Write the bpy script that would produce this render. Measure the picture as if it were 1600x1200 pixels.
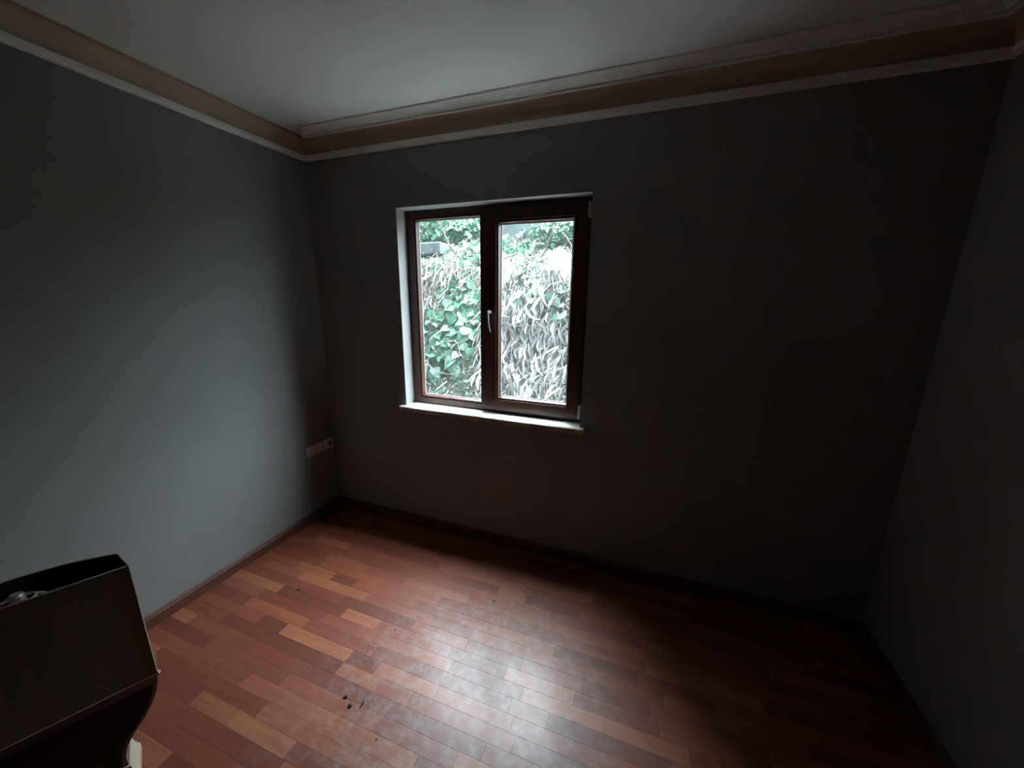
import bpy, bmesh, math, random
from mathutils import Vector, Matrix, noise

random.seed(7)
S = bpy.context.scene
COL = S.collection
for o in list(bpy.data.objects):
    bpy.data.objects.remove(o)

# ------------------------------------------------------------------ camera
cam_d = bpy.data.cameras.new('camera')
cam = bpy.data.objects.new('camera', cam_d)
COL.objects.link(cam)
cam_d.sensor_width = 36.0
cam_d.lens = 36.0 * 581.87 / 1600.0
cam_d.clip_start = 0.02
R_ = Vector((0.93871688, 0.34449412, 0.01160061))
U_ = Vector((-0.0881377, 0.20735921, 0.97428636))
F_ = Vector((-0.33323043, 0.91560142, -0.22501449))
m = Matrix((R_, U_, -F_)).transposed().to_4x4()
m.translation = Vector((2.2342, -2.0871, 1.6408))
cam.matrix_world = m
S.camera = cam

# ------------------------------------------------------------------ exposure and sky
S.view_settings.view_transform = 'Standard'
S.view_settings.look = 'None'
S.view_settings.gamma = 1.0
S.view_settings.use_curve_mapping = False
S.view_settings.exposure = 0.0
SKY = 95.0
world = bpy.data.worlds.new('overcast_sky')
S.world = world
world.use_nodes = True
wn, wl = world.node_tree.nodes, world.node_tree.links
wn.clear()
w_out = wn.new('ShaderNodeOutputWorld')
w_bg = wn.new('ShaderNodeBackground')
w_tc = wn.new('ShaderNodeTexCoord')
w_sep = wn.new('ShaderNodeSeparateXYZ')
w_mr = wn.new('ShaderNodeMapRange')           # overcast sky: much brighter overhead than at the horizon
w_mr.inputs[1].default_value = 0.0
w_pw = wn.new('ShaderNodeMath'); w_pw.operation = 'POWER'; w_pw.inputs[1].default_value = 2.4; w_pw.use_clamp = True
w_mr.inputs[2].default_value = 1.0
w_mr.inputs[3].default_value = SKY * .11
w_mr.inputs[4].default_value = SKY
w_bg.inputs[0].default_value = (0.80, 0.91, 1.0, 1)
wl.new(w_tc.outputs['Generated'], w_sep.inputs[0])
wl.new(w_sep.outputs['Z'], w_pw.inputs[0])
wl.new(w_pw.outputs[0], w_mr.inputs[0])
wl.new(w_mr.outputs[0], w_bg.inputs[1])
wl.new(w_bg.outputs[0], w_out.inputs[0])
S.cycles.max_bounces = 10
S.cycles.diffuse_bounces = 6
S.cycles.transparent_max_bounces = 16
S.cycles.caustics_reflective = False
S.cycles.caustics_refractive = False
S.cycles.sample_clamp_indirect = 0.0

# ------------------------------------------------------------------ materials
def lin(h):
    h = h.lstrip('#')
    c = [int(h[i:i + 2], 16) / 255 for i in (0, 2, 4)]
    return tuple(x / 12.92 if x <= .04045 else ((x + .055) / 1.055) ** 2.4 for x in c) + (1,)

def new_mat(name):
    mt = bpy.data.materials.new(name)
    mt.use_nodes = True
    nt = mt.node_tree
    return mt, nt.nodes, nt.links, nt.nodes['Principled BSDF']

def mat(name, c1, c2=None, rough=.6, scale=20, bump=0.0, bscale=None, stretch=(1, 1, 1), spec=.5, metal=0.0,
        rand=0.0, detail=6):
    """two-tone noise material with fine relief; rand mixes in a per-object value shift"""
    mt, n, l, b = new_mat(name)
    b.inputs['Roughness'].default_value = rough
    b.inputs['Metallic'].default_value = metal
    b.inputs['Specular IOR Level'].default_value = spec
    tc = n.new('ShaderNodeTexCoord')
    mp = n.new('ShaderNodeMapping')
    mp.inputs['Scale'].default_value = stretch
    l.new(tc.outputs['Object'], mp.inputs[0])
    nz = n.new('ShaderNodeTexNoise')
    nz.inputs['Scale'].default_value = scale
    nz.inputs['Detail'].default_value = detail
    l.new(mp.outputs[0], nz.inputs['Vector'])
    rp = n.new('ShaderNodeValToRGB')
    rp.color_ramp.elements[0].position = .32
    rp.color_ramp.elements[1].position = .68
    rp.color_ramp.elements[0].color = tuple(c1) + (1,) if len(c1) == 3 else c1
    c2 = c2 or c1
    rp.color_ramp.elements[1].color = tuple(c2) + (1,) if len(c2) == 3 else c2
    l.new(nz.outputs[0], rp.inputs[0])
    src = rp.outputs[0]
    if rand:
        oi = n.new('ShaderNodeObjectInfo')
        mr = n.new('ShaderNodeMapRange')
        mr.inputs[3].default_value = 1 - rand
        mr.inputs[4].default_value = 1 + rand
        l.new(oi.outputs['Random'], mr.inputs[0])
        hs = n.new('ShaderNodeHueSaturation')
        l.new(src, hs.inputs['Color'])
        l.new(mr.outputs[0], hs.inputs['Value'])
        src = hs.outputs[0]
    l.new(src, b.inputs['Base Color'])
    if bump:
        nb = n.new('ShaderNodeTexNoise')
        nb.inputs['Scale'].default_value = bscale or scale * 4
        nb.inputs['Detail'].default_value = 4
        l.new(mp.outputs[0], nb.inputs['Vector'])
        bp = n.new('ShaderNodeBump')
        bp.inputs['Strength'].default_value = bump
        bp.inputs['Distance'].default_value = .004
        l.new(nb.outputs[0], bp.inputs['Height'])
        l.new(bp.outputs[0], b.inputs['Normal'])
    return mt

M = {}
LEAF = .50            # darkens all leaf colours so the bright sky does not blow out the bank
M['wall'] = mat('grey_wall_paint', (.225, .23, .228), (.25, .255, .253), .75, 2.2, .12, 160, spec=.3)
M['ceiling'] = mat('white_ceiling_paint', (.62, .62, .61), (.67, .67, .66), .85, 1.5, .1, 120, spec=.2)
M['plaster'] = mat('white_plaster', (.78, .765, .74), (.84, .825, .80), .6, 9, .06, 90)
M['tan'] = mat('tan_cove_paint', (.40, .30, .225), (.45, .34, .26), .7, 5, .06, 90)
M['reveal'] = mat('reveal_paint', (.28, .28, .275), (.33, .33, .325), .7, 8, .1, 120)
M['outer_wall'] = mat('exterior_render', (.20, .20, .19), (.25, .25, .24), .85, 6, .2, 80)
M['frame'] = mat('varnished_dark_wood', (.042, .013, .008), (.078, .025, .016), .33, 16, .05, 60, stretch=(1, 1, .12))
M['frame_h'] = mat('varnished_dark_wood_cross', (.042, .013, .008), (.078, .025, .016), .33, 16, .05, 60, stretch=(.12, 1, 1))
M['bead'] = mat('varnished_bead', (.065, .022, .016), (.09, .032, .022), .26, 16, 0)
M['spacer'] = mat('pale_glazing_seal', (.55, .56, .56), (.62, .63, .63), .4, 10, 0)
M['marble'] = mat('sill_marble', (.62, .59, .54), (.80, .78, .74), .28, 7, .02, 40, detail=10)
M['marble_edge'] = mat('brownish_sill_edge', (.30, .20, .13), (.55, .47, .38), .5, 9, .1, 60, detail=8)  # front edge of the sill is browner than its top
M['ivory'] = mat('ivory_plastic', (.70, .65, .57), (.76, .71, .62), .4, 12, 0)
M['white_plastic'] = mat('white_plastic', (.75, .70, .66), (.8, .76, .72), .4, 12, 0)
M['black'] = mat('black_void', (.006, .006, .006), None, .7, 12, 0)
M['metal'] = mat('pale_metal', (.62, .60, .58), (.68, .66, .64), .35, 30, 0, metal=.4)
M['handle'] = mat('dull_handle_metal', (.24, .22, .21), (.29, .27, .26), .45, 30, 0)
M['shade_inside'] = mat('dark_shade_inside', (.025, .022, .018), (.035, .03, .025), .95, 120, .1)  # inner faces coloured near black to keep the lamp shade dark inside
M['skirting'] = mat('skirting_wood', (.085, .028, .016), (.125, .042, .024), .6, 14, .04, 60, stretch=(.15, .15, 1))
M['subfloor'] = mat('floor_slab', (.05, .03, .02), None, .8, 10, 0)
M['crumb'] = mat('dark_crumb', (.012, .008, .006), (.03, .02, .015), .8, 60, .3)
M['shade'] = mat('taupe_lamp_fabric', (.20, .185, .14), (.24, .22, .17), .9, 220, .35, 500)
M['piping'] = mat('pale_piping', (.52, .43, .38), (.58, .49, .44), .7, 60, 0)
M['lamp_body'] = mat('lamp_wood_rim', (.16, .12, .09), (.20, .155, .115), .55, 20, .05)
M['lamp_panel'] = mat('black_lacquer_panel', (.006, .005, .005), (.009, .008, .007), .5, 12, 0)
M['lamp_foot'] = mat('pale_lamp_foot', (.50, .42, .33), (.57, .49, .40), .5, 20, 0)
M['soil'] = mat('bank_soil', (.02, .024, .017), (.07, .066, .052), .95, 5, .6, 30)
M['path'] = mat('concrete_path', (.34, .34, .32), (.46, .46, .44), .9, 4, .3, 60)
M['concrete'] = mat('weathered_concrete', (.075, .10, .105), (.125, .155, .16), .9, 6, .3, 40)
M['rock'] = mat('pale_limestone', (.26, .26, .26), (.52, .52, .52), .9, 5, .5, 24)
M['twig'] = mat('dry_twig', (.08, .06, .05), (.22, .185, .165), .85, 12, .2, 60)
M['trunk'] = mat('grey_bark', (.044, .052, .054), (.076, .084, .084), .9, 9, .3, 40)

def leaf_mat(name, a, b_, rough=.4, trans=.25, rand=.25, island=False):
    a, b_ = tuple(q * LEAF for q in a), tuple(q * LEAF for q in b_)
    mt, n, l, b = new_mat(name)
    b.inputs['Roughness'].default_value = rough
    if island:
        g = n.new('ShaderNodeNewGeometry')
        rnd = g.outputs['Random Per Island']
    else:
        oi = n.new('ShaderNodeObjectInfo')
        rnd = oi.outputs['Random']
    rp = n.new('ShaderNodeValToRGB')
    rp.color_ramp.elements[0].color = a + (1,)
    rp.color_ramp.elements[1].color = b_ + (1,)
    l.new(rnd, rp.inputs[0])
    tc = n.new('ShaderNodeTexCoord')
    nz = n.new('ShaderNodeTexNoise')
    nz.inputs['Scale'].default_value = 30
    l.new(tc.outputs['Object'], nz.inputs['Vector'])
    mr = n.new('ShaderNodeMapRange')
    mr.inputs[3].default_value = .8
    mr.inputs[4].default_value = 1.2
    l.new(nz.outputs[0], mr.inputs[0])
    hs = n.new('ShaderNodeHueSaturation')
    l.new(rp.outputs[0], hs.inputs['Color'])
    l.new(mr.outputs[0], hs.inputs['Value'])
    l.new(hs.outputs[0], b.inputs['Base Color'])
    tr = n.new('ShaderNodeBsdfTranslucent')
    l.new(hs.outputs[0], tr.inputs[0])
    mx = n.new('ShaderNodeMixShader')
    mx.inputs[0].default_value = trans
    l.new(b.outputs[0], mx.inputs[1])
    l.new(tr.outputs[0], mx.inputs[2])
    l.new(mx.outputs[0], n['Material Output'].inputs[0])
    return mt

M['ivy'] = leaf_mat('ivy_leaf', (.07, .25, .13), (.24, .52, .35), .38)
M['ivy_pale'] = leaf_mat('pale_ivy_leaf', (.28, .50, .42), (.48, .68, .60), .35)
M['dry'] = leaf_mat('bleached_dry_leaf', (.34, .32, .31), (.70, .67, .66), .7, .2)
M['dry_dark'] = leaf_mat('matted_dead_leaf', (.10, .10, .10), (.40, .37, .36), .8, .1, island=True)
M['brown_dry'] = leaf_mat('brown_dry_grass', (.20, .13, .09), (.62, .52, .46), .8, .15, island=True)
M['moss'] = leaf_mat('small_undergrowth_leaf', (.07, .20, .12), (.30, .50, .36), .6, .2, island=True)
M['shrub'] = leaf_mat('shrub_leaf', (.10, .28, .17), (.34, .56, .40), .5, .25, island=True)
M['far'] = leaf_mat('far_tree_leaf', (.13, .27, .24), (.30, .46, .44), .6, .25, island=True)

# thin window glass; a faint pale veil adds haze to the view
mt, n, l, b = new_mat('hazy_window_glass')
n.remove(b)
tr = n.new('ShaderNodeBsdfTransparent'); tr.inputs[0].default_value = (.93, .96, .95, 1)
gl = n.new('ShaderNodeBsdfGlossy'); gl.inputs['Roughness'].default_value = .02
fr = n.new('ShaderNodeFresnel'); fr.inputs[0].default_value = 1.5
mx = n.new('ShaderNodeMixShader')
gg = n.new('ShaderNodeNewGeometry'); inv = n.new('ShaderNodeMath'); inv.operation = 'MULTIPLY_ADD'
inv.inputs[1].default_value = -1; inv.inputs[2].default_value = 1      # reflect at the outer face only: the pane is thin
fm = n.new('ShaderNodeMath'); fm.operation = 'MULTIPLY'
l.new(gg.outputs['Backfacing'], inv.inputs[0]); l.new(inv.outputs[0], fm.inputs[0]); l.new(fr.outputs[0], fm.inputs[1])
l.new(fm.outputs[0], mx.inputs[0]); l.new(tr.outputs[0], mx.inputs[1]); l.new(gl.outputs[0], mx.inputs[2])
du = n.new('ShaderNodeBsdfTranslucent'); du.inputs[0].default_value = (.85, .9, .9, 1)
nz = n.new('ShaderNodeTexNoise'); nz.inputs['Scale'].default_value = 7; nz.inputs['Detail'].default_value = 6
tc = n.new('ShaderNodeTexCoord'); l.new(tc.outputs['Object'], nz.inputs['Vector'])
mr = n.new('ShaderNodeMapRange'); mr.inputs[3].default_value = .003; mr.inputs[4].default_value = .012
l.new(nz.outputs[0], mr.inputs[0])
mx2 = n.new('ShaderNodeMixShader')
l.new(mr.outputs[0], mx2.inputs[0]); l.new(mx.outputs[0], mx2.inputs[1]); l.new(du.outputs[0], mx2.inputs[2])
l.new(mx2.outputs[0], n['Material Output'].inputs[0])
M['glass'] = mt

def stave_mat(name, island):
    """laminate stave: tone per stave, grain along x, scuffed and dusty where the floor is worn"""
    mt, n, l, b = new_mat(name)
    if island:
        g0 = n.new('ShaderNodeNewGeometry'); rnd = g0.outputs['Random Per Island']
    else:
        oi = n.new('ShaderNodeObjectInfo'); rnd = oi.outputs['Random']
    rp = n.new('ShaderNodeValToRGB')
    cr = rp.color_ramp
    cr.interpolation = 'LINEAR'
    for i, (p_, c_) in enumerate([(0, (.135, .032, .019)), (.25, (.18, .045, .025)), (.5, (.215, .058, .031)),
                                  (.8, (.255, .078, .040)), (1, (.315, .110, .057))]):
        e = cr.elements[i] if i < 2 else cr.elements.new(p_)
        e.position = p_; e.color = c_ + (1,)
    l.new(rnd, rp.inputs[0])
    geo = n.new('ShaderNodeNewGeometry')
    mp = n.new('ShaderNodeMapping'); mp.inputs['Scale'].default_value = (3.0, 60, 1)
    l.new(geo.outputs['Position'], mp.inputs[0])
    gz = n.new('ShaderNodeTexNoise'); gz.inputs['Scale'].default_value = 1; gz.inputs['Detail'].default_value = 5
    l.new(mp.outputs[0], gz.inputs['Vector'])
    mr = n.new('ShaderNodeMapRange'); mr.inputs[1].default_value = .3; mr.inputs[2].default_value = .7
    mr.inputs[3].default_value = .82; mr.inputs[4].default_value = 1.16
    l.new(gz.outputs[0], mr.inputs[0])
    hs = n.new('ShaderNodeHueSaturation')
    l.new(rp.outputs[0], hs.inputs['Color']); l.new(mr.outputs[0], hs.inputs['Value'])
    # worn, dusty area in front of the window
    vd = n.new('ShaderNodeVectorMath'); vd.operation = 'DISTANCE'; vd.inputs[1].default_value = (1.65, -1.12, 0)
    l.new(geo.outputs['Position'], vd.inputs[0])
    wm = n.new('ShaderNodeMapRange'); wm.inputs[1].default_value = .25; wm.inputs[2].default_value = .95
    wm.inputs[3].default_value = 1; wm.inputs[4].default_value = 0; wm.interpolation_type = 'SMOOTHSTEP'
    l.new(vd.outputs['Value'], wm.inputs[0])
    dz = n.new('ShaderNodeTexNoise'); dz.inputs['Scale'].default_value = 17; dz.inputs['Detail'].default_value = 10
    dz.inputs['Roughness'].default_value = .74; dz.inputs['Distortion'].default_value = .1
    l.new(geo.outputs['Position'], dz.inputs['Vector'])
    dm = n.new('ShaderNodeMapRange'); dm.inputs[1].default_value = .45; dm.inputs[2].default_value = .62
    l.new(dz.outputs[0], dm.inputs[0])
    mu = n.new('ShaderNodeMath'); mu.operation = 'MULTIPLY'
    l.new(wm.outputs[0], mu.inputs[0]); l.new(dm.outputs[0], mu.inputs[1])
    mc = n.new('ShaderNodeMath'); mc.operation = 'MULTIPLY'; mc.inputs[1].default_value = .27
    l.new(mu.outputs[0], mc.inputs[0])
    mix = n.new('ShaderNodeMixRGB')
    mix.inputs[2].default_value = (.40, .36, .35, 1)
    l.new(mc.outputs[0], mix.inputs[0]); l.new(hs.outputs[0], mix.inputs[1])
    l.new(mix.outputs[0], b.inputs['Base Color'])
    # dull dusty laminate under a worn clear coat
    b.inputs['Roughness'].default_value = .46
    b.inputs['Specular IOR Level'].default_value = .55
    b.inputs['Coat Weight'].default_value = .09
    b.inputs['Coat Roughness'].default_value = .15
    bp = n.new('ShaderNodeBump'); bp.inputs['Strength'].default_value = .06; bp.inputs['Distance'].default_value = .002
    l.new(gz.outputs[0], bp.inputs['Height']); l.new(bp.outputs[0], b.inputs['Normal'])
    return mt
M['stave'] = stave_mat('laminate_stave', False)
M['stave_rest'] = stave_mat('laminate_stave_joined', True)

# ------------------------------------------------------------------ helpers
def bm_box(bm, x0, x1, y0, y1, z0, z1, bevel=0.0, mi=0):
    v = [bm.verts.new(c) for c in ((x0, y0, z0), (x1, y0, z0), (x1, y1, z0), (x0, y1, z0),
                                   (x0, y0, z1), (x1, y0, z1), (x1, y1, z1), (x0, y1, z1))]
    fs = [bm.faces.new([v[i] for i in q]) for q in
          ((0, 3, 2, 1), (4, 5, 6, 7), (0, 1, 5, 4), (1, 2, 6, 5), (2, 3, 7, 6), (3, 0, 4, 7))]
    for f in fs: f.material_index = mi
    if bevel:
        es = list({e for f in fs for e in f.edges})
        bmesh.ops.bevel(bm, geom=es, offset=bevel, segments=2, affect='EDGES', profile=.5)

def link(name, bm, ma, parent=None, smooth=False, loc=None):
    bmesh.ops.recalc_face_normals(bm, faces=bm.faces)
    me = bpy.data.meshes.new(name)
    bm.to_mesh(me); bm.free()
    for x in (ma if isinstance(ma, (list, tuple)) else [ma]):
        me.materials.append(M[x])
    if smooth:
        for p_ in me.polygons: p_.use_smooth = True
    o = bpy.data.objects.new(name, me)
    COL.objects.link(o)
    if parent: o.parent = parent
    if loc: o.location = loc
    return o

def boxo(name, dims, ma, parent=None, bevel=0.0):
    bm = bmesh.new(); bm_box(bm, *dims, bevel=bevel)
    return link(name, bm, ma, parent)

def empty(name, loc=(0, 0, 0), rz=0.0, parent=None):
    o = bpy.data.objects.new(name, None)
    o.empty_display_size = .1
    o.location = loc; o.rotation_euler = (0, 0, rz)
    COL.objects.link(o)
    if parent: o.parent = parent
    return o

def tag(o, label, cat, group=None, kind=None):
    o['label'] = label; o['category'] = cat
    if group: o['group'] = group
    if kind: o['kind'] = kind
    return o

def structure(o, label=None):
    o['kind'] = 'structure'
    if label: o['label'] = label
    return o

def bm_ring(bm, x0, x1, z0, z1, w, y0, y1, splay=0.0):
    """mitred rectangular frame in the xz plane; w = width (or (left, right, bottom, top)); splay slopes the inner side"""
    wl_, wr_, wb_, wt_ = w if isinstance(w, tuple) else (w,) * 4
    s = splay
    outer = [(x0, z0), (x1, z0), (x1, z1), (x0, z1)]
    inb = [(x0 + wl_, z0 + wb_), (x1 - wr_, z0 + wb_), (x1 - wr_, z1 - wt_), (x0 + wl_, z1 - wt_)]
    inf = [(x0 + wl_ - s, z0 + wb_ - s), (x1 - wr_ + s, z0 + wb_ - s), (x1 - wr_ + s, z1 - wt_ + s), (x0 + wl_ - s, z1 - wt_ + s)]
    of = [bm.verts.new((x, y0, z)) for x, z in outer]
    ob = [bm.verts.new((x, y1, z)) for x, z in outer]
    nf = [bm.verts.new((x, y0, z)) for x, z in inf]
    nb = [bm.verts.new((x, y1, z)) for x, z in inb]
    for i in range(4):
        j = (i + 1) % 4
        bm.faces.new((of[i], of[j], nf[j], nf[i]))
        bm.faces.new((nf[i], nf[j], nb[j], nb[i]))
        bm.faces.new((nb[i], nb[j], ob[j], ob[i]))
        bm.faces.new((ob[i], ob[j], of[j], of[i]))

def ringo(name, a, ma, parent):
    bm = bmesh.new(); bm_ring(bm, *a)
    return link(name, bm, ma, parent)

def bm_tube(bm, pts, rad, sides=6, cap=True):
    pts = [Vector(p_) for p_ in pts]
    rad = rad if isinstance(rad, (list, tuple)) else [rad] * len(pts)
    rings = []
    for i, p_ in enumerate(pts):
        t = (pts[min(i + 1, len(pts) - 1)] - pts[max(i - 1, 0)]).normalized()
        a = t.orthogonal().normalized() if abs(t.z) > .9 else t.cross(Vector((0, 0, 1))).normalized()
        b_ = t.cross(a)
        rings.append([bm.verts.new(p_ + (a * math.cos(k * 2 * math.pi / sides) + b_ * math.sin(k * 2 * math.pi / sides)) * rad[i])
                      for k in range(sides)])
    for r0, r1 in zip(rings, rings[1:]):
        for k in range(sides):
            bm.faces.new((r0[k], r0[(k + 1) % sides], r1[(k + 1) % sides], r1[k]))
    if cap:
        bm.faces.new(rings[0][::-1]); bm.faces.new(rings[-1])

# ------------------------------------------------------------------ room shell
W, D, H = 3.3763, 4.4, 2.615          # width (x), depth (-y), height
WX0, WX1, WZ0, WZ1 = 0.6958, 1.901, 0.9057, 2.175   # window opening
T = .215                              # thickness of the outer wall

fl = structure(boxo('floor', (-.2, W + .2, -D - .2, T, -.12, -.008), 'subfloor'),
               'reddish brown laminate floor of narrow staves')
structure(boxo('ceiling', (-.2, W + .2, -D - .2, T, H, H + .15), 'ceiling'), 'white painted ceiling')
structure(boxo('wall_left', (-.2, 0, -D - .2, T, -.008, H), 'wall'), 'plain grey wall at left')
structure(boxo('wall_right', (W, W + .2, -D - .2, T, -.008, H), 'wall'), 'plain grey wall at right')
structure(boxo('wall_rear', (0, W, -D - .2, -D, -.008, H), 'wall'))
bm = bmesh.new()
xs = [0, WX0, WX1, W]; zs = [-.008, WZ0 - .036, WZ1, H]
for y, mi in ((0, 0), (T, 2)):
    g = [[bm.verts.new((x, y, z)) for x in xs] for z in zs]
    for i in range(3):
        for j in range(3):
            if (i, j) == (1, 1): continue
            f = bm.faces.new((g[i][j], g[i][j + 1], g[i + 1][j + 1], g[i + 1][j])); f.material_index = mi
bm.verts.ensure_lookup_table()
V = lambda k, i, j: bm.verts[k * 16 + i * 4 + j]
for (a, b_) in (((1, 1), (1, 2)), ((1, 2), (2, 2)), ((2, 2), (2, 1)), ((2, 1), (1, 1))):
    f = bm.faces.new((V(0, *a), V(0, *b_), V(1, *b_), V(1, *a))); f.material_index = 1
for i in range(3):
    for j in (0, 3):
        bm.faces.new((V(0, i, j), V(0, i + 1, j), V(1, i + 1, j), V(1, i, j)))
for j in range(3):
    for i in (0, 3):
        bm.faces.new((V(0, i, j), V(0, i, j + 1), V(1, i, j + 1), V(1, i, j)))
structure(link('wall_back', bm, ['wall', 'reveal', 'outer_wall']), 'grey wall with the window in it')

# cornice and skirting swept round the room, mitred in the corners
SIDES = {'back': (Vector((0, 0, 0)), Vector((1, 0, 0)), Vector((0, -1, 0)), W),
         'left': (Vector((0, 0, 0)), Vector((0, -1, 0)), Vector((1, 0, 0)), D),
         'right': (Vector((W, 0, 0)), Vector((0, -1, 0)), Vector((-1, 0, 0)), D),
         'rear': (Vector((0, -D, 0)), Vector((1, 0, 0)), Vector((0, 1, 0)), W)}
def sweep(name, side, prof, ma, parent=None, smooth=False):
    o0, d, nn, L = SIDES[side]
    bm = bmesh.new()
    a, b_ = [], []
    for (o, z) in prof:
        a.append(bm.verts.new(o0 + d * o + nn * o + Vector((0, 0, z))))
        b_.append(bm.verts.new(o0 + d * (L - o) + nn * o + Vector((0, 0, z))))
    k = len(prof)
    for i in range(k):
        j = (i + 1) % k
        bm.faces.new((a[i], a[j], b_[j], b_[i]))
    bm.faces.new(a); bm.faces.new(b_[::-1])
    return link(name, bm, ma, parent, smooth)
lip = [(0, 2.498), (.014, 2.498), (.022, 2.501), (.026, 2.507), (.026, 2.527), (.018, 2.533), (0, 2.533)]
cove = [(.018, 2.533)] + [(.018 + .062 * (1 - math.cos(t)) , 2.533 + .069 * math.sin(t)) for t in
                          [k * math.pi / 16 for k in range(1, 9)]] + [(.08, H), (0, H), (0, 2.533)]
bead = [(.08, H), (.08, 2.600), (.084, 2.596), (.092, 2.596), (.096, 2.600), (.096, H)]
for k, s in enumerate(('back', 'left', 'right', 'rear')):
    t = structure(empty('trim_%d' % (k + 1)), {'back': 'moulded cornice along the top of the window wall',
                  'left': 'moulded cornice along the top of the left wall',
                  'right': 'moulded cornice along the top of the right wall',
                  'rear': 'moulded cornice along the rear wall'}[s])
    sweep('lip', s, lip, 'plaster', t)
    c = sweep('cove_band', s, cove, 'tan', t)
    c['label'] = 'tan painted hollow of the cornice'
    ribs = 0 if s == 'left' else 4            # the left run has no ribs
    if ribs: sweep('bead', s, bead, 'plaster', t)
    for r in range(ribs):
        o = .102 + r * .023
        sweep('rib', s, [(o, H), (o, 2.608), (o + .005, 2.603), (o + .012, 2.603), (o + .017, 2.608), (o + .017, H)], 'plaster', t)
    if s != 'rear':
        sk = sweep('baseboard_' + s, s, [(0, 0), (.014, 0), (.014, .052), (.010, .058), (.010, .064), (.005, .07), (0, .07)], 'skirting')
        structure(sk, {'back': 'reddish wood baseboard under the window wall', 'left': 'reddish wood baseboard along the left wall',
                       'right': 'reddish wood baseboard along the right wall'}[s])

# floor staves: rows along x, each stave an object; the 300 that show largest are single parts
bm = bmesh.new()
h0, ins = .008, .0004
v = [bm.verts.new(c) for c in ((0, 0, -h0), (1, 0, -h0), (1, 1, -h0), (0, 1, -h0))]
w1 = [bm.verts.new(c) for c in ((0, 0, -ins), (1, 0, -ins), (1, 1, -ins), (0, 1, -ins))]
w2 = [bm.verts.new(c) for c in ((.001, .005, 0), (.999, .005, 0), (.999, .995, 0), (.001, .995, 0))]
for i in range(4):
    j = (i + 1) % 4
    bm.faces.new((v[i], v[j], w1[j], w1[i])); bm.faces.new((w1[i], w1[j], w2[j], w2[i]))
bm.faces.new(w2)
bmesh.ops.recalc_face_normals(bm, faces=bm.faces)
stave_me = bpy.data.meshes.new('plank'); bm.to_mesh(stave_me); bm.free(); stave_me.materials.append(M['stave'])
rows = []
SW = .0617
rng = random.Random(21)
y = 0.0
r = 0
while y > -D:
    y1 = max(y - SW, -D)
    x = 0.0 - rng.random() * .25
    while x < W:
        L = rng.choice([.16, .22, .28, .31, .34, .38, .42, .46])
        a, b_ = max(x, 0), min(x + L, W)
        if W - b_ < .06: b_ = W; x = W
        if b_ - a > .03: rows.append((a, b_, y1, y))
        x += L
    y = y1
    r += 1
cpos = Vector(cam.matrix_world.translation)
Minv = cam.matrix_world.inverted()
def shown(q):
    c = Vector(((q[0] + q[1]) / 2, (q[2] + q[3]) / 2, 0))
    pc = Minv @ c
    if pc.z > -.1: return 0
    u, vv = pc.x / -pc.z, pc.y / -pc.z
    if abs(u) > 1.55 or abs(vv) > 1.15: return 0
    return (q[1] - q[0]) * 1.6 / (c - cpos).length ** 3
rows.sort(key=shown, reverse=True)
for q in rows[:300]:
    o = bpy.data.objects.new('plank', stave_me)
    COL.objects.link(o); o.parent = fl
    o.location = (q[0], q[2], 0); o.scale = (q[1] - q[0] - .0004, q[3] - q[2] - .0003, 1)
bm = bmesh.new()
for q in rows[300:]:
    bm_box(bm, q[0] + .0003, q[1] - .0003, q[2] + .0003, q[3] - .0003, -.008, 0)
o = link('plank_remainder', bm, 'stave_rest', fl); o['kind'] = 'stuff'

# ------------------------------------------------------------------ window
win = structure(empty('window_1', ((WX0 + WX1) / 2, .1, WZ0)), 'dark wooden window with a fixed light at left and an opening sash at right')
win_inv = Matrix.Translation(-Vector(win.location))
def wfix(o):
    o.data.transform(win_inv); return o
x0, x1, z0, z1 = WX0, WX1, WZ0, WZ1
wfix(ringo('frame', (x0, x1, z0, z1, (.055, .055, .042, .04), .098, .168, .0), 'frame', win))
MX = 1.279
wfix(boxo('mullion', (MX - .048, MX + .03, .098, .168, z0 + .042, z1 - .04), 'frame', win))
# fixed light at left
lx0, lx1, lz0, lz1 = x0 + .055, MX - .048, z0 + .042, z1 - .04
wfix(ringo('glazing_bead', (lx0, lx1, lz0, lz1, .020, .106, .128, .008), 'bead', win))
wfix(ringo('glazing_seal', (lx0 + .014, lx1 - .014, lz0 + .014, lz1 - .014, .009, .1285, .1325, 0), 'spacer', win))
p = wfix(boxo('pane', (lx0 + .006, lx1 - .006, .134, .137, lz0 + .006, lz1 - .006), 'glass', win))
# opening sash at right, proud of the frame
sx0, sx1, sz0, sz1 = 1.268, x1 - .024, z0 + .022, z1 - .022
sash = empty('sash', (sx0, .08, sz0)); sash.parent = win
sash.matrix_parent_inverse = Matrix.Translation(-Vector(win.location))
def sfix(o):
    o.data.transform(Matrix.Translation(-Vector((sx0, .08, sz0)))); return o
sfix(ringo('sash_frame', (sx0, sx1, sz0, sz1, .072, .074, .0975, .004), 'frame', sash))
sfix(ringo('glazing_bead', (sx0 + .072, sx1 - .072, sz0 + .072, sz1 - .072, .016, .084, .108, .008), 'bead', sash))
sfix(ringo('glazing_seal', (sx0 + .083, sx1 - .083, sz0 + .083, sz1 - .083, .009, .1085, .1125, 0), 'spacer', sash))
sfix(boxo('pane', (sx0 + .076, sx1 - .076, .114, .117, sz0 + .076, sz1 - .076), 'glass', sash))
bm = bmesh.new()
hx, hz = 1.302, 1.555
bm_box(bm, hx - .011, hx + .011, .069, .0745, hz - .016, hz + .016, .002)
bm_tube(bm, [(hx, .067, hz), (hx, .030, hz)], [.0085, .0075], 10)
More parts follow.
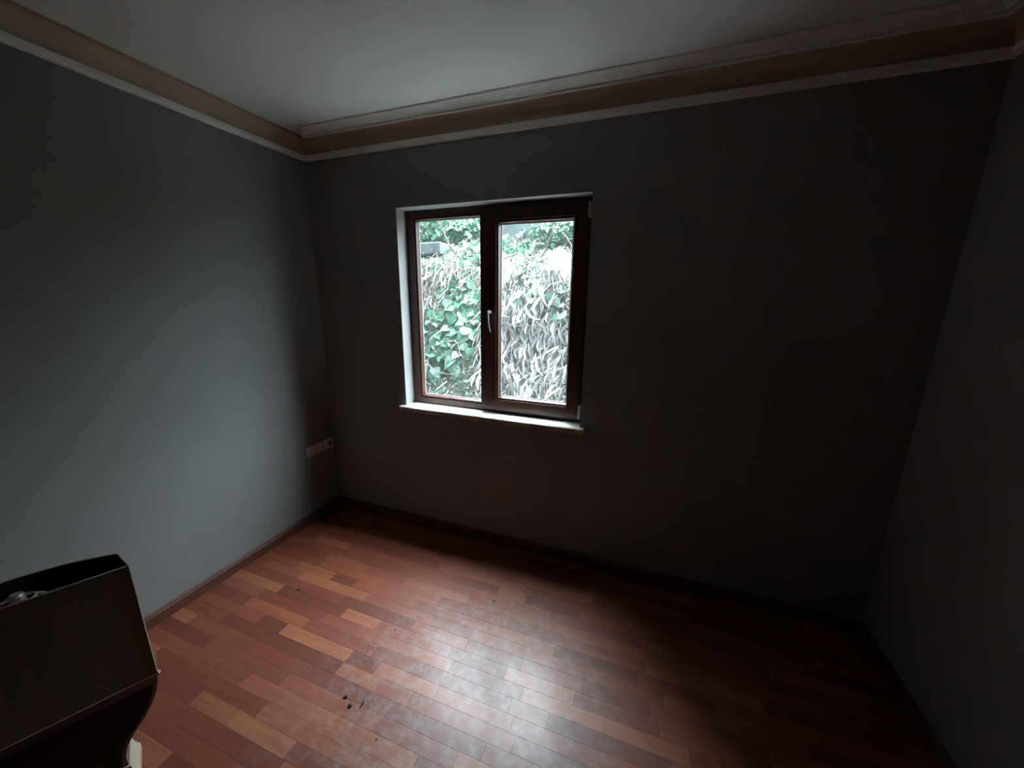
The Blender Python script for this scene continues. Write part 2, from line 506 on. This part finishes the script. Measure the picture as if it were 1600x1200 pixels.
bm_tube(bm, [(hx, .036, hz + .008), (hx, .031, hz), (hx + .001, .029, hz - .03), (hx + .003, .030, hz - .07),
             (hx + .008, .033, hz - .10), (hx + .014, .037, hz - .122)], [.005, .0062, .0055, .005, .005, .004], 10)
h = sfix(link('handle', bm, 'handle', sash, True)); h['label'] = 'pale metal lever handle'
for za, zb in ((.93, 1.018), (2.072, 2.146)):
    bm = bmesh.new()
    bm_box(bm, sx1 - .004, sx1 + .010, .058, .098, za, zb, .003)
    h = wfix(link('hinge', bm, 'metal', win)); h['label'] = 'pale hinge cover'
# marble sill
bm = bmesh.new()
zt = WZ0
pts = [(.658, -.034), (1.930, -.034), (1.930, 0), (x1, 0), (x1, .24), (x0, .24), (x0, 0), (.658, 0)]
bot = [bm.verts.new((a, b_, zt - .034)) for a, b_ in pts]; top = [bm.verts.new((a, b_, zt)) for a, b_ in pts]
bm.faces.new(bot[::-1]); bm.faces.new(top)
for i in range(8):
    f = bm.faces.new((bot[i], bot[(i + 1) % 8], top[(i + 1) % 8], top[i]))
    if i in (0, 1, 7): f.material_index = 1
e = [ed for ed in bm.edges if all(vv.co.z > zt - .001 and vv.co.y < -.02 for vv in ed.verts)]
bmesh.ops.bevel(bm, geom=e, offset=.005, segments=3, affect='EDGES')
s = wfix(link('window_sill', bm, ['marble', 'marble_edge'], win)); s['label'] = 'pale marble sill with a brownish front edge'

# ------------------------------------------------------------------ socket strip on the left wall
so = tag(empty('wall_socket', (0, -.137, .543)), 'ivory double wall socket plate low on the left wall near the corner', 'wall socket')
bm = bmesh.new(); bm_box(bm, .0, .012, -.115, .115, -.034, .034, .003); link('back_box', bm, 'ivory', so)
def plate(name, ya, yb, hole, ma):
    bm = bmesh.new()
    yc, (ha, hb) = (ya + yb) / 2, hole
    zz = .033
    outer = [(ya, -zz), (yb, -zz), (yb, zz), (ya, zz)]; inner = [(yc - ha, -hb), (yc + ha, -hb), (yc + ha, hb), (yc - ha, hb)]
    of = [bm.verts.new((.022, a, b_)) for a, b_ in outer]; ob = [bm.verts.new((.012, a, b_)) for a, b_ in outer]
    nf = [bm.verts.new((.022, a, b_)) for a, b_ in inner]; nb = [bm.verts.new((.0125, a, b_)) for a, b_ in inner]
    for i in range(4):
        j = (i + 1) % 4
        bm.faces.new((of[i], of[j], nf[j], nf[i])); bm.faces.new((nf[i], nf[j], nb[j], nb[i])); bm.faces.new((of[i], of[j], ob[j], ob[i]))
    bm.faces.new(nb)
    return link(name, bm, ma, so)
plate('cover_plate', -.104, -.002, (.006, .006), 'ivory')
plate('cover_plate', .000, .108, (.006, .006), 'ivory')
boxo('plug_hole', (.0126, .0150, -.060, -.046, -.007, .007), 'black', so)['label'] = 'small dark hole in the plate'
boxo('plug_hole', (.0215, .0228, .070, .094, -.014, .019), 'black', so, .0004)['label'] = 'dark square opening in the plate'
boxo('plug_hole', (.0215, .0226, .012, .022, -.006, .006), 'black', so, .0004)['label'] = 'small dark hole in the plate'
boxo('end_cap', (.010, .026, -.116, -.1045, -.033, .004), 'white_plastic', so, .002)['label'] = 'white broken end cap'

# ------------------------------------------------------------------ lamp in the left foreground
FD = Vector((.11, .225, 0)).normalized()           # along the front of the shade
ang = math.atan2(FD.y, FD.x)
corner = Vector((.750, -1.545, 0))
SL, SDp = .46, .125
ctr = corner - FD * (SL / 2) + Vector((-FD.y, FD.x, 0)) * (SDp / 2)
lamp = tag(empty('table_lamp', (ctr.x, ctr.y, 0), ang),
           'lamp with tall flat taupe fabric shade and black waisted body in the left foreground', 'lamp')
def outline(hx_, hy, bow, k=10):
    """plan of the shade: straight front at -hy, bowed back at +hy"""
    pts = [(-hx_, -hy), (hx_, -hy)]
    for i in range(k + 1):
        t = 1 - 2 * i / k
        pts.append(((hx_ - .028) * t, hy * .62 + bow * (1 - t * t)))
    return pts
bm = bmesh.new()
ZB_, ZT_ = .372, .800
o_t, o_b = outline(SL / 2, SDp / 2, .05), outline(SL / 2 + .004, SDp / 2 + .002, .05)
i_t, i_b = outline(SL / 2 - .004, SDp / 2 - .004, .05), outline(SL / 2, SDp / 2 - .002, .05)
mk = lambda pts, z: [bm.verts.new((a, b_, z)) for a, b_ in pts]
A, B, C_, D_ = mk(o_t, ZT_), mk(o_b, ZB_), mk(i_t, ZT_), mk(i_b, ZB_)
k = len(A)
for i in range(k):
    j = (i + 1) % k
    for P, Q in ((A, B), (C_, D_), (A, C_), (B, D_)):
        f = bm.faces.new((P[i], P[j], Q[j], Q[i]))
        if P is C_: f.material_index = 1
link('lamp_shade', bm, ['shade', 'shade_inside'], lamp)['label'] = 'taupe fabric shade open at the top'
def loop_tube(name, pts, z, rad):
    bm = bmesh.new(); bm_tube(bm, [(a, b_, z) for a, b_ in pts] + [(pts[0][0], pts[0][1], z)], rad, 6)
    return link(name, bm, 'piping', lamp)
loop_tube('piping', o_t, ZT_, .0026); loop_tube('piping', o_b, ZB_, .0024)
bm = bmesh.new(); bm_tube(bm, [(SL / 2, -SDp / 2, ZT_), (SL / 2 + .004, -SDp / 2 - .002, ZB_)], .0030, 6)
bm_tube(bm, [(SL / 2 + .004, -SDp / 2 - .002, ZB_ + .014), (SL / 2 + .007, -SDp / 2 - .003, ZB_ + .002), (SL / 2 + .006, -SDp / 2 - .002, ZB_ - .006)],
        [.003, .0075, .003], 6)
link('corner_piping', bm, 'piping', lamp)
# ring fitting and bulb holder inside the shade
bm = bmesh.new()
fz = .775
for (rad, z, tr_) in ((.052, fz - .012, .0028), (.034, fz, .003)):
    bm_tube(bm, [(rad * math.cos(t), rad * .75 * math.sin(t), z) for t in [q * math.pi / 12 for q in range(25)]], tr_, 6)
for t in (0.3, 2.4, 4.5):
    bm_tube(bm, [(.034 * math.cos(t), .026 * math.sin(t), fz), (.052 * math.cos(t), .039 * math.sin(t), fz - .012)], .0025, 6)
for sg in (-1, 1):
    bm_tube(bm, [(sg * .052, 0, fz - .012), (sg * (SL / 2 - .004), 0, fz - .012)], .0022, 6)
link('shade_ring', bm, 'metal', lamp)['label'] = 'pale wire ring that carries the shade'
bm = bmesh.new()
bm_tube(bm, [(0, 0, .40), (0, 0, .70), (0, 0, .702), (0, 0, .79), (0, 0, .795)], [.006, .006, .017, .016, .012], 14)
link('bulb_holder', bm, 'metal', lamp)
# body: flat waisted silhouette with a recessed black front
sil = [(.232, .366), (.229, .335), (.221, .30), (.205, .262), (.180, .222), (.150, .185), (.128, .150), (.118, .115), (.117, .09), (.119, .072)]
foot = [(.122, .072), (.126, .052), (.132, .036), (.138, .028), (.139, .02), (.139, 0)]
def slab(name, rim, y0_, y1_, ma, sil, top=0.0):
    bm = bmesh.new()
    pts = [(a - rim, z) for a, z in sil]
    pts = [(a, min(max(z, sil[-1][1] + rim), sil[0][1] - max(rim, top))) for a, z in pts]
    full = pts + [(-a, z) for a, z in pts[::-1]]
    f = [bm.verts.new((a, y0_, z)) for a, z in full]; g = [bm.verts.new((a, y1_, z)) for a, z in full]
    kk = len(full)
    for i in range(kk):
        j = (i + 1) % kk
        bm.faces.new((f[i], f[j], g[j], g[i]))
    half = len(pts)
    for i in range(half - 1):
        for R0 in (f, g):
            bm.faces.new((R0[i], R0[i + 1], R0[kk - 2 - i], R0[kk - 1 - i]))
    return link(name, bm, ma, lamp)
slab('lamp_body', 0, -.058, .050, 'lamp_body', sil)['label'] = 'waisted lamp body with a thin tan rim'
slab('front_panel', .011, -.0595, -.0575, 'lamp_panel', sil, .030)['label'] = 'black front panel of the body'
slab('lamp_foot', 0, -.062, .054, 'lamp_foot', foot)['label'] = 'pale foot'

# ------------------------------------------------------------------ crumbs on the floor
CR = [((.482, -.803), .012, 'largest dark crumb on the lit floor nearest the left wall'),
      ((1.559, -.481), .008, 'single dark crumb on the floor below the window, farthest from the camera'),
      ((1.172, -1.171), .010, 'upper left crumb of the three together on the front floor'),
      ((1.218, -1.191), .010, 'lower crumb of the three together on the front floor'),
      ((1.258, -1.166), .009, 'rightmost, thin splinter of the three bits on the front floor'),
      ((1.398, -1.250), .005, 'tiny dark speck on the front floor right of the three crumbs'),
      ((1.166, -.827), .006, 'small dark speck on the middle of the floor below the left pane'),
      ((.40, -.62), .006, 'small dark speck on the floor close to the left baseboard')]
for (x, y), s_, lab in CR:
    bm = bmesh.new()
    bmesh.ops.create_icosphere(bm, subdivisions=1, radius=1)
    for vv in bm.verts:
        vv.co *= .75 + .5 * random.random()
    sx_ = 1.9 if 'splinter' in lab else 1.0
    bmesh.ops.scale(bm, vec=(s_ * sx_, s_ * (.4 if sx_ > 1 else .75), s_ * .38), verts=bm.verts)
    zmin = min(vv.co.z for vv in bm.verts)
    o = link('crumb', bm, 'crumb', loc=(x, y, -zmin)); o.rotation_euler.z = random.random() * 3
    tag(o, lab, 'crumb', 'dark crumbs on the floor')

# ------------------------------------------------------------------ outside: path and overgrown bank
PZ = [(-.45, 1.45), (.4, 1.9), (1.2, 2.4), (2.1, 2.9), (2.6, 4.0), (3.7, 4.9), (6.0, 6.3), (9.5, 9.8)]  # upper points: unseen hill raised to block low sky light
def by(z):
    for (a, ya), (b_, yb) in zip(PZ, PZ[1:]):
        if z <= b_: return ya + (yb - ya) * max(z - a, 0) / (b_ - a)
    return PZ[-1][1]
def bank_n(z):
    e_ = .05
    t = Vector((0, by(z + e_) - by(z - e_), 2 * e_)).normalized()
    return Vector((0, -t.z, t.y))
def bank(x, z, off=0.0):
    p_ = Vector((x, by(z) + .55 * max(x - 3.0, 0) * min(max(z, 0) / 2.5, 1.6), z)); nn = bank_n(z)   # unseen right side set back so light reaches the left wall
    d = .16 * noise.noise(Vector((x * 1.3, z * 1.6, 3.1))) + .05 * noise.noise(Vector((x * 5, z * 5, 8.0)))
    return p_ + nn * (d + off)
# unseen storeys above, added to shade the bank
structure(boxo('sky_block_upper', (-5, 9, T - .3, T, H + .16, 9.5), 'outer_wall'), 'unseen upper storeys added to shade the bank, outer face')
structure(boxo('wall_beside', (-5, -.2, T - .3, T, -.5, H + .16), 'outer_wall'), 'outer wall left of the room')
structure(boxo('sky_block_left', (-2.6, -1.45, T, 3.3, -.5, 9.5), 'outer_wall'), 'unseen block added left of the window to cut sky light')  # added out of view to keep sky light off the right side
structure(boxo('wall_beyond', (W + .2, 9, T - .3, T, -.5, H + .16), 'outer_wall'), 'outer wall right of the room')
structure(boxo('haze_slab', (-.75, 4.2, 3.98, 4.25, 2.3, 3.5), 'concrete', None, .01), 'grey blue slab added for the hazy shade above the bank')  # added slab, its colour stands in for blue-grey shade and haze
structure(boxo('ground', (-9, 9, T, 1.7, -.5, -.30), 'path'), 'concrete strip between house and bank')
bm = bmesh.new()
nx_, nz_ = 110, 110
X0, X1 = -8.0, 12.0
zsamp = [-.45 + (9.4 + .45) * (i / nz_) ** 1.7 for i in range(nz_ + 1)]
g = [[bm.verts.new(bank(X0 + (X1 - X0) * j / nx_, z)) for j in range(nx_ + 1)] for z in zsamp]
for i in range(nz_):
    for j in range(nx_):
        bm.faces.new((g[i][j], g[i][j + 1], g[i + 1][j + 1], g[i + 1][j]))
structure(link('hillside', bm, 'soil', None, True), 'steep overgrown earth bank outside the window')

def leaf_mesh(name, ma, pts, fold=.18, curl=.15, bend=0.0):
    """leaf of unit length along +y from its stalk; pts are half outline (x, y)"""
    bm = bmesh.new()
    mid = [bm.verts.new((0, y_, -curl * y_ * y_)) for _, y_ in pts]
    for sg in (-1, 1):
        ed = [bm.verts.new((sg * x_, y_, fold * x_ - curl * y_ * y_)) for x_, y_ in pts[1:-1]]
        for i in range(len(pts) - 1):
            a = mid[i]; b_ = mid[i + 1]
            if i == 0: fcs = (a, ed[0], b_)
            elif i == len(pts) - 2: fcs = (a, ed[i - 1], b_)
            else: fcs = (a, ed[i - 1], ed[i], b_)
            bm.faces.new(fcs if sg > 0 else fcs[::-1])
    for vv in bm.verts: vv.co.x += bend * math.sin(vv.co.y * 3.6) * vv.co.y
    me = bpy.data.meshes.new(name); bm.to_mesh(me); bm.free(); me.materials.append(M[ma])
    for p_ in me.polygons: p_.use_smooth = True
    return me
HEART = [(0, 0), (.42, -.06), (.56, .22), (.40, .58), (.16, .85), (0, 1.02)]
ROUND = [(0, 0), (.40, .02), (.58, .38), (.46, .74), (.18, .95), (0, .98)]
BLADE = [(0, 0), (.035, .1), (.055, .3), (.06, .5), (.045, .7), (.025, .87), (0, 1)]
IVY = [leaf_mesh('leaf', 'ivy', HEART), leaf_mesh('leaf', 'ivy', ROUND, .25, .3), leaf_mesh('leaf', 'ivy', HEART, .35, .25)]
PALE = [leaf_mesh('leaf', 'ivy_pale', ROUND, .12, .15), leaf_mesh('leaf', 'ivy_pale', HEART, .25, .3)]
BLD = [leaf_mesh('blade', 'dry', BLADE, .6, .3, .10), leaf_mesh('blade', 'dry', BLADE, .9, .5, -.12), leaf_mesh('blade', 'dry', BLADE, .3, -.35, .14),
       leaf_mesh('blade', 'dry', BLADE, 1.2, .15, -.18), leaf_mesh('blade', 'dry', BLADE, .5, .7, .06)]

def basis(direction, normal):
    yv = direction.normalized(); zv = (normal - yv * normal.dot(yv)).normalized(); xv = yv.cross(zv)
    return Matrix((xv, yv, zv)).transposed()
def put(name, me, parent, p_, direction, normal, s_):
    o = bpy.data.objects.new(name, me); COL.objects.link(o); o.parent = parent
    mm = basis(direction, normal).to_4x4() @ Matrix.Diagonal((s_, s_, s_, 1))
    mm.translation = p_ - Vector(parent.location)
    o.matrix_local = mm
    return o
rg = random.Random(5)
def jit(v_, a): return (v_ + Vector((rg.uniform(-a, a), rg.uniform(-a, a), rg.uniform(-a, a)))).normalized()

def ivy_plant(spots, count, size, spread, label, cat='ivy', pale=.2):
    root = tag(empty('ivy_plant', bank(*spots[-1])), label, cat, 'ivy on the bank')
    base = Vector(root.location)
    bm = bmesh.new()
    pts = [bank(x, z, .03) - base for x, z in spots[::-1]]
    if len(pts) == 1: pts.append(pts[0] + Vector((.05, 0, .2)))
    bm_tube(bm, pts, .008, 5); link('stem', bm, 'twig', root)
    for i in range(count):
        x, z = rg.choice(spots)
        x += rg.gauss(0, spread); z += rg.gauss(0, spread)
        nn = bank_n(z)
        p_ = bank(x, z, rg.uniform(.02, .11))
        me = rg.choice(PALE if rg.random() < pale else IVY)
        put('leaf', me, root, p_, jit(Vector((0, -.4, -.8)), .9), jit(nn + Vector((0, -.1, .5)), .55), size * rg.uniform(.7, 1.35))
    return root
ivy_plant([(-.35, 1.70), (-.20, 1.55), (-.05, 1.43), (-.10, 1.62)], 62, .105, .10, 'upper ivy clump of bright green leaves on the bank behind the left pane')
ivy_plant([(-.38, 1.33), (-.15, 1.27), (.06, 1.30), (-.11, 1.1)], 85, .115, .11, 'middle ivy clump with the densest big green leaves behind the left pane', pale=.15)
ivy_plant([(-.68, 1.18), (-.64, .97), (-.48, 1.02)], 58, .10, .09, 'ivy clump at the left edge of the left pane, halfway up')
ivy_plant([(-.36, .98), (.05, 1.12), (-.15, .95)], 55, .105, .09, 'lower ivy clump with pale leaves beside the mullion behind the left pane', pale=.4)
ivy_plant([(-.34, .80), (-.09, .82)], 12, .15, .06, 'few large pale round leaves low on the bank behind the left pane', pale=.75)
ivy_plant([(.62, 1.94), (.82, 1.78), (.74, 1.65)], 46, .105, .10, 'ivy clump between the two white patches behind the right pane', pale=.35)
ivy_plant([(1.20, 1.54), (1.08, 1.42), (1.3, 1.45)], 26, .10, .07, 'small ivy clump at the right edge behind the right pane', pale=.5)
ivy_plant([(1.02, 1.2), (.98, 1.1)], 9, .09, .04, 'few green leaves poking through the dry leaves behind the right pane', pale=.5)
ivy_plant([(-.2, 2.28), (.02, 2.33), (-.45, 2.25)], 46, .13, .13, 'ivy clump on the brow of the bank at the top of the left pane', pale=.3)
ivy_plant([(.34, 2.33), (.15, 2.30), (.62, 2.38), (.78, 2.36)], 48, .13, .12, 'bright green ivy clump on the brow at the top of the right pane', pale=.3)
ivy_plant([(-1.2, 1.6), (-1.1, 1.2), (-.95, .9)], 30, .11, .14, 'ivy clump left of the window opening on the bank')

def dry_clump(x, z, count, length, spread, label, tilt=0.0):
    root = tag(empty('dry_leaf_clump', bank(x, z)), label, 'dry leaves', 'bleached dry leaf clumps on the bank')
    for i in range(count):
        xx, zz = x + rg.gauss(0, spread), z + rg.gauss(0, spread * .9)
        nn = bank_n(zz)
        down = Vector((tilt + rg.uniform(-.5, .5), -.45, -1))
        put('blade', rg.choice(BLD), root, bank(xx, zz, rg.uniform(.04, .16)), jit(down, .36), jit(nn, .85), length * rg.uniform(.6, 1.3))
    return root
DC = [(.42, 1.42, 0.1, 'dry leaf clump at the upper left behind the right pane, beside the mullion'),
      (.72, 1.42, 0, 'dry leaf clump in the middle of the right pane'),
      (.98, 1.36, -.1, 'dry leaf clump at the right of the right pane, halfway up'),
      (.50, 1.12, -.15, 'dry leaf clump level with the handle base behind the right pane'),
      (.80, 1.08, .1, 'thick dry leaf clump just below the middle of the right pane'),
      (1.14, 1.08, -.45, 'dry leaf clump leaning left at the right edge of the right pane'),
      (.56, .80, -.2, 'dry leaf clump at the lower left behind the right pane'),
      (.86, .74, .15, 'dry leaf clump at the lower middle of the right pane'),
      (1.22, .78, -.5, 'lowest dry leaf clump at the right edge of the right pane'),
      (.62, .50, -.1, 'dry leaf clump at the bank foot under the lower left of the right pane'),
      (.98, .44, 0, 'dry leaf clump at the foot of the bank behind the bottom of the right pane'),
      (.80, 1.72, .2, 'dry leaf clump under the ivy at the top of the bank behind the right pane')]
for x, z, t_, lab in DC:
    dry_clump(x, z, 62, .27, .13, lab, t_)
BR = [(-.74, 1.50, 'brown dry grass clump at the left edge of the left pane'),
      (-.60, 1.88, 'brown dry grass clump below the concrete ledge'),
      (-.33, 2.02, 'brown dry grass clump under the brow behind the left pane'),
      (.42, 2.22, 'brown dry grass clump under the brow behind the right pane'),
      (-.62, .62, 'dry grass clump at the lower left corner of the left pane')]
dry_clump(1.12, 1.98, 16, .22, .13, 'few dry leaves hanging over the white rock at the right edge', -.2)
dry_clump(.38, 1.98, 14, .20, .10, 'few dry leaves hanging over the white rock beside the mullion', .2)
for x, z, lab in BR:
    dry_clump(x, z, 24, .24, .10, lab, 0)

def scatter(name, ma, n_, size, box, shape, label, cat, dens=None, spread_n=(.0, .07), down=False):
    bm = bmesh.new()
    k_ = 0
    while k_ < n_:
        x, z = rg.uniform(box[0], box[1]), rg.uniform(box[2], box[3])
        if dens and rg.random() > dens(x, z): continue
        k_ += 1
        nn = bank_n(z); p_ = bank(x, z, rg.uniform(*spread_n))
        d_ = jit(Vector((0, -.4, -1 if down else .2)), .8)
        mm = basis(d_, jit(nn, .7)); s_ = size * rg.uniform(.5, 1.4)
        vs = [bm.verts.new(p_ + mm @ (Vector((a, b_, c_)) * s_)) for a, b_, c_ in shape]
        bm.faces.new(vs[:3]); bm.faces.new((vs[0], vs[2], vs[3]))
    return tag(link(name, bm, ma), label, cat, kind='stuff')
LS = [(0, 0, 0), (.38, .45, .1), (0, 1, -.1), (-.38, .45, .1)]
GS = [(-.05, 0, 0), (.05, 0, 0), (.03, .8, -.08), (-.01, 1, -.15)]
leftish = lambda x, z: 1.0 if x < .2 else .25
scatter('undergrowth', 'moss', 6500, .05, (-2.6, 2.2, -.3, 2.5), LS, 'small green undergrowth leaves all over the bank', 'undergrowth', leftish)
scatter('dead_leaf_thatch', 'dry_dark', 5000, .17, (.2, 2.4, -.3, 2.2), GS, 'grey matted dead leaves covering the right side of the bank', 'dead leaves', None, (.0, .09), True)
scatter('dead_grass', 'brown_dry', 2600, .16, (-2.4, 1.6, .2, 2.6), GS, 'brown dead grass mixed into the ivy of the bank', 'dead grass', lambda x, z: 1 if z > 1.35 else .25, (.0, .10), True)

# pale boulders, ledge, twigs
def boulder(x, z, s_, sc, label):
    bm = bmesh.new()
    bmesh.ops.create_icosphere(bm, subdivisions=3, radius=1)
    for vv in bm.verts:
        vv.co *= 1 + .38 * noise.noise(vv.co * 1.6 + Vector((x * 9, z, 0))) + .22 * noise.noise(vv.co * 4) + .08 * noise.noise(vv.co * 9)
    bmesh.ops.scale(bm, vec=(s_ * sc[0], s_ * sc[1], s_ * sc[2]), verts=bm.verts)
    return tag(link('boulder', bm, 'rock', loc=bank(x, z, -.02)), label, 'rock', 'white rocks in the bank')
boulder(.34, 1.84, .24, (.8, .32, 1.3), 'white rock face beside the mullion behind the right pane')
boulder(1.14, 1.86, .25, (1.0, .32, 1.25), 'white rock face at the right edge of the right pane')
boulder(.95, 2.16, .13, (1.4, .7, .6), 'flat white rock below the brow behind the right pane')
tag(boxo('concrete_ledge', (-2.6, -.86, 3.15, 3.55, 2.28, 2.46), 'concrete', None, .02), 'grey green concrete ledge at the top left of the left pane', 'ledge')
def branch(pts, r0, label, twigs=3):
    root = tag(empty('dry_branch', pts[0]), label, 'branch', 'bare branches on the bank')
    b0 = Vector(pts[0]); P = [Vector(q) - b0 for q in pts]
    fine = []
    for a, c_ in zip(P, P[1:]):
        for t in (0, .33, .66):
            fine.append(a.lerp(c_, t) + Vector((rg.uniform(-.015, .015), rg.uniform(-.015, .015), rg.uniform(-.015, .015))))
    fine.append(P[-1])
    bm = bmesh.new(); bm_tube(bm, fine, [r0 * (1 - .6 * i / len(fine)) for i in range(len(fine))], 5)
    link('stem', bm, 'twig', root)
    for i in range(twigs):
        s_ = rg.choice(fine[1:]); d_ = jit(Vector((rg.uniform(-1, 1), -.3, .4)), .5) * rg.uniform(.15, .35)
        bm = bmesh.new(); bm_tube(bm, [s_, s_ + d_ * .5 + Vector((0, 0, .02)), s_ + d_], [r0 * .5, r0 * .4, r0 * .2], 4)
        link('twig', bm, 'twig', root)
def bpt(x, z, off): return tuple(bank(x, z, off))
branch([bpt(-.62, .80, .12), bpt(-.35, .70, .16), bpt(-.1, .63, .16), bpt(.22, .68, .14)], .007, 'long thin arched twig low behind the left pane', 1)
branch([bpt(-.72, 2.1, .1), bpt(-.62, 1.75, .2), bpt(-.64, 1.4, .16), bpt(-.7, 1.1, .12)], .009, 'bare branch hanging down at the left of the left pane')
branch([bpt(-.15, 2.0, .12), bpt(-.4, 1.85, .22), bpt(-.66, 1.6, .22), bpt(-.74, 1.35, .14)], .009, 'bowed bare branch crossing the brown grass behind the left pane', 4)
branch([bpt(-.02, 2.02, .15), bpt(-.15, 1.72, .22), bpt(-.3, 1.5, .18), bpt(-.42, 1.36, .14)], .008, 'pale bare branch reaching into the upper ivy', 3)
branch([(-.62, 3.2, 2.25), (-.72, 3.1, 2.5), (-.86, 3.1, 2.75), (-.95, 3.1, 3.1)], .014, 'upright bare branch in front of the end of the ledge', 3)
branch([(.72, 3.2, 2.2), (.85, 3.15, 2.42), (.95, 3.1, 2.6), (1.1, 3.1, 2.85)], .012, 'bare branch rising at the top right of the right pane', 4)
branch([(1.25, 3.1, 2.2), (1.12, 3.1, 2.4), (.98, 3.1, 2.55), (.8, 3.1, 2.75)], .011, 'bare branch leaning left at the top right of the right pane', 3)
branch([bpt(.20, 2.12, .12), bpt(.45, 2.14, .2), bpt(.72, 2.06, .16)], .016, 'pale fallen stick across the top of the white rock', 1)
branch([bpt(.40, 1.30, .16), bpt(.60, 1.20, .2), bpt(.85, 1.24, .2), bpt(1.10, 1.16, .16)], .008, 'bare twig lying across the dry leaves', 2)
branch([bpt(-.25, 1.02, .14), bpt(-.05, .98, .2), bpt(.05, .86, .2)], .011, 'short pale stick beside the large round leaves', 1)

def crown(name, ma, ctr_, rad, n_, size, label, cat, trunk=None, group=None):
    root = tag(empty(name, (ctr_[0], ctr_[1], ctr_[2] - rad[2])), label, cat, group)
    bm = bmesh.new()
    for i in range(n_):
        v_ = Vector((rg.gauss(0, 1), rg.gauss(0, 1), rg.gauss(0, 1))).normalized() * rg.uniform(.55, 1.0)
        v_ *= 1 + .3 * noise.noise(v_ * 2.2 + Vector(ctr_))
        p_ = Vector((v_.x * rad[0], v_.y * rad[1], v_.z * rad[2] + rad[2]))
        mm = basis(jit(Vector((0, -.3, -.4)), 1), jit(v_ + Vector((0, 0, .4)), .5)); s_ = size * rg.uniform(.6, 1.4)
        vs = [bm.verts.new(p_ + mm @ (Vector(q) * s_)) for q in LS]
        bm.faces.new(vs[:3]); bm.faces.new((vs[0], vs[2], vs[3]))
    f = link('foliage', bm, ma, root); f['kind'] = 'stuff'
    if trunk:
        bm = bmesh.new(); bm_tube(bm, [(0, 0, -trunk), (.03, 0, 0), (-.02, .02, rad[2] * 1.3)], [.07, .06, .03], 7)
        link('trunk', bm, 'trunk', root)
    return root
crown('shrub', 'shrub', (-1.9, 3.9, 2.85), (.75, .45, .45), 1300, .09, 'leafy green shrub above the concrete ledge, top left of the left pane', 'shrub', .5, 'shrubs behind the bank')
crown('shrub', 'shrub', (-.9, 4.0, 2.72), (.5, .35, .3), 900, .09, 'small leafy shrub behind the upright branch at the top of the left pane', 'shrub', .4, 'shrubs behind the bank')
crown('shrub', 'shrub', (1.05, 3.66, 2.62), (.7, .25, .16), 600, .09, 'low leafy shrub behind the brow at the top of the right pane', 'shrub', .4, 'shrubs behind the bank')
scatter('hill_bushes', 'far', 5000, .26, (-8, 8, 2.9, 9.3), LS, 'blue green bushes covering the unseen hill added above the bank', 'bushes', None, (.0, .25))
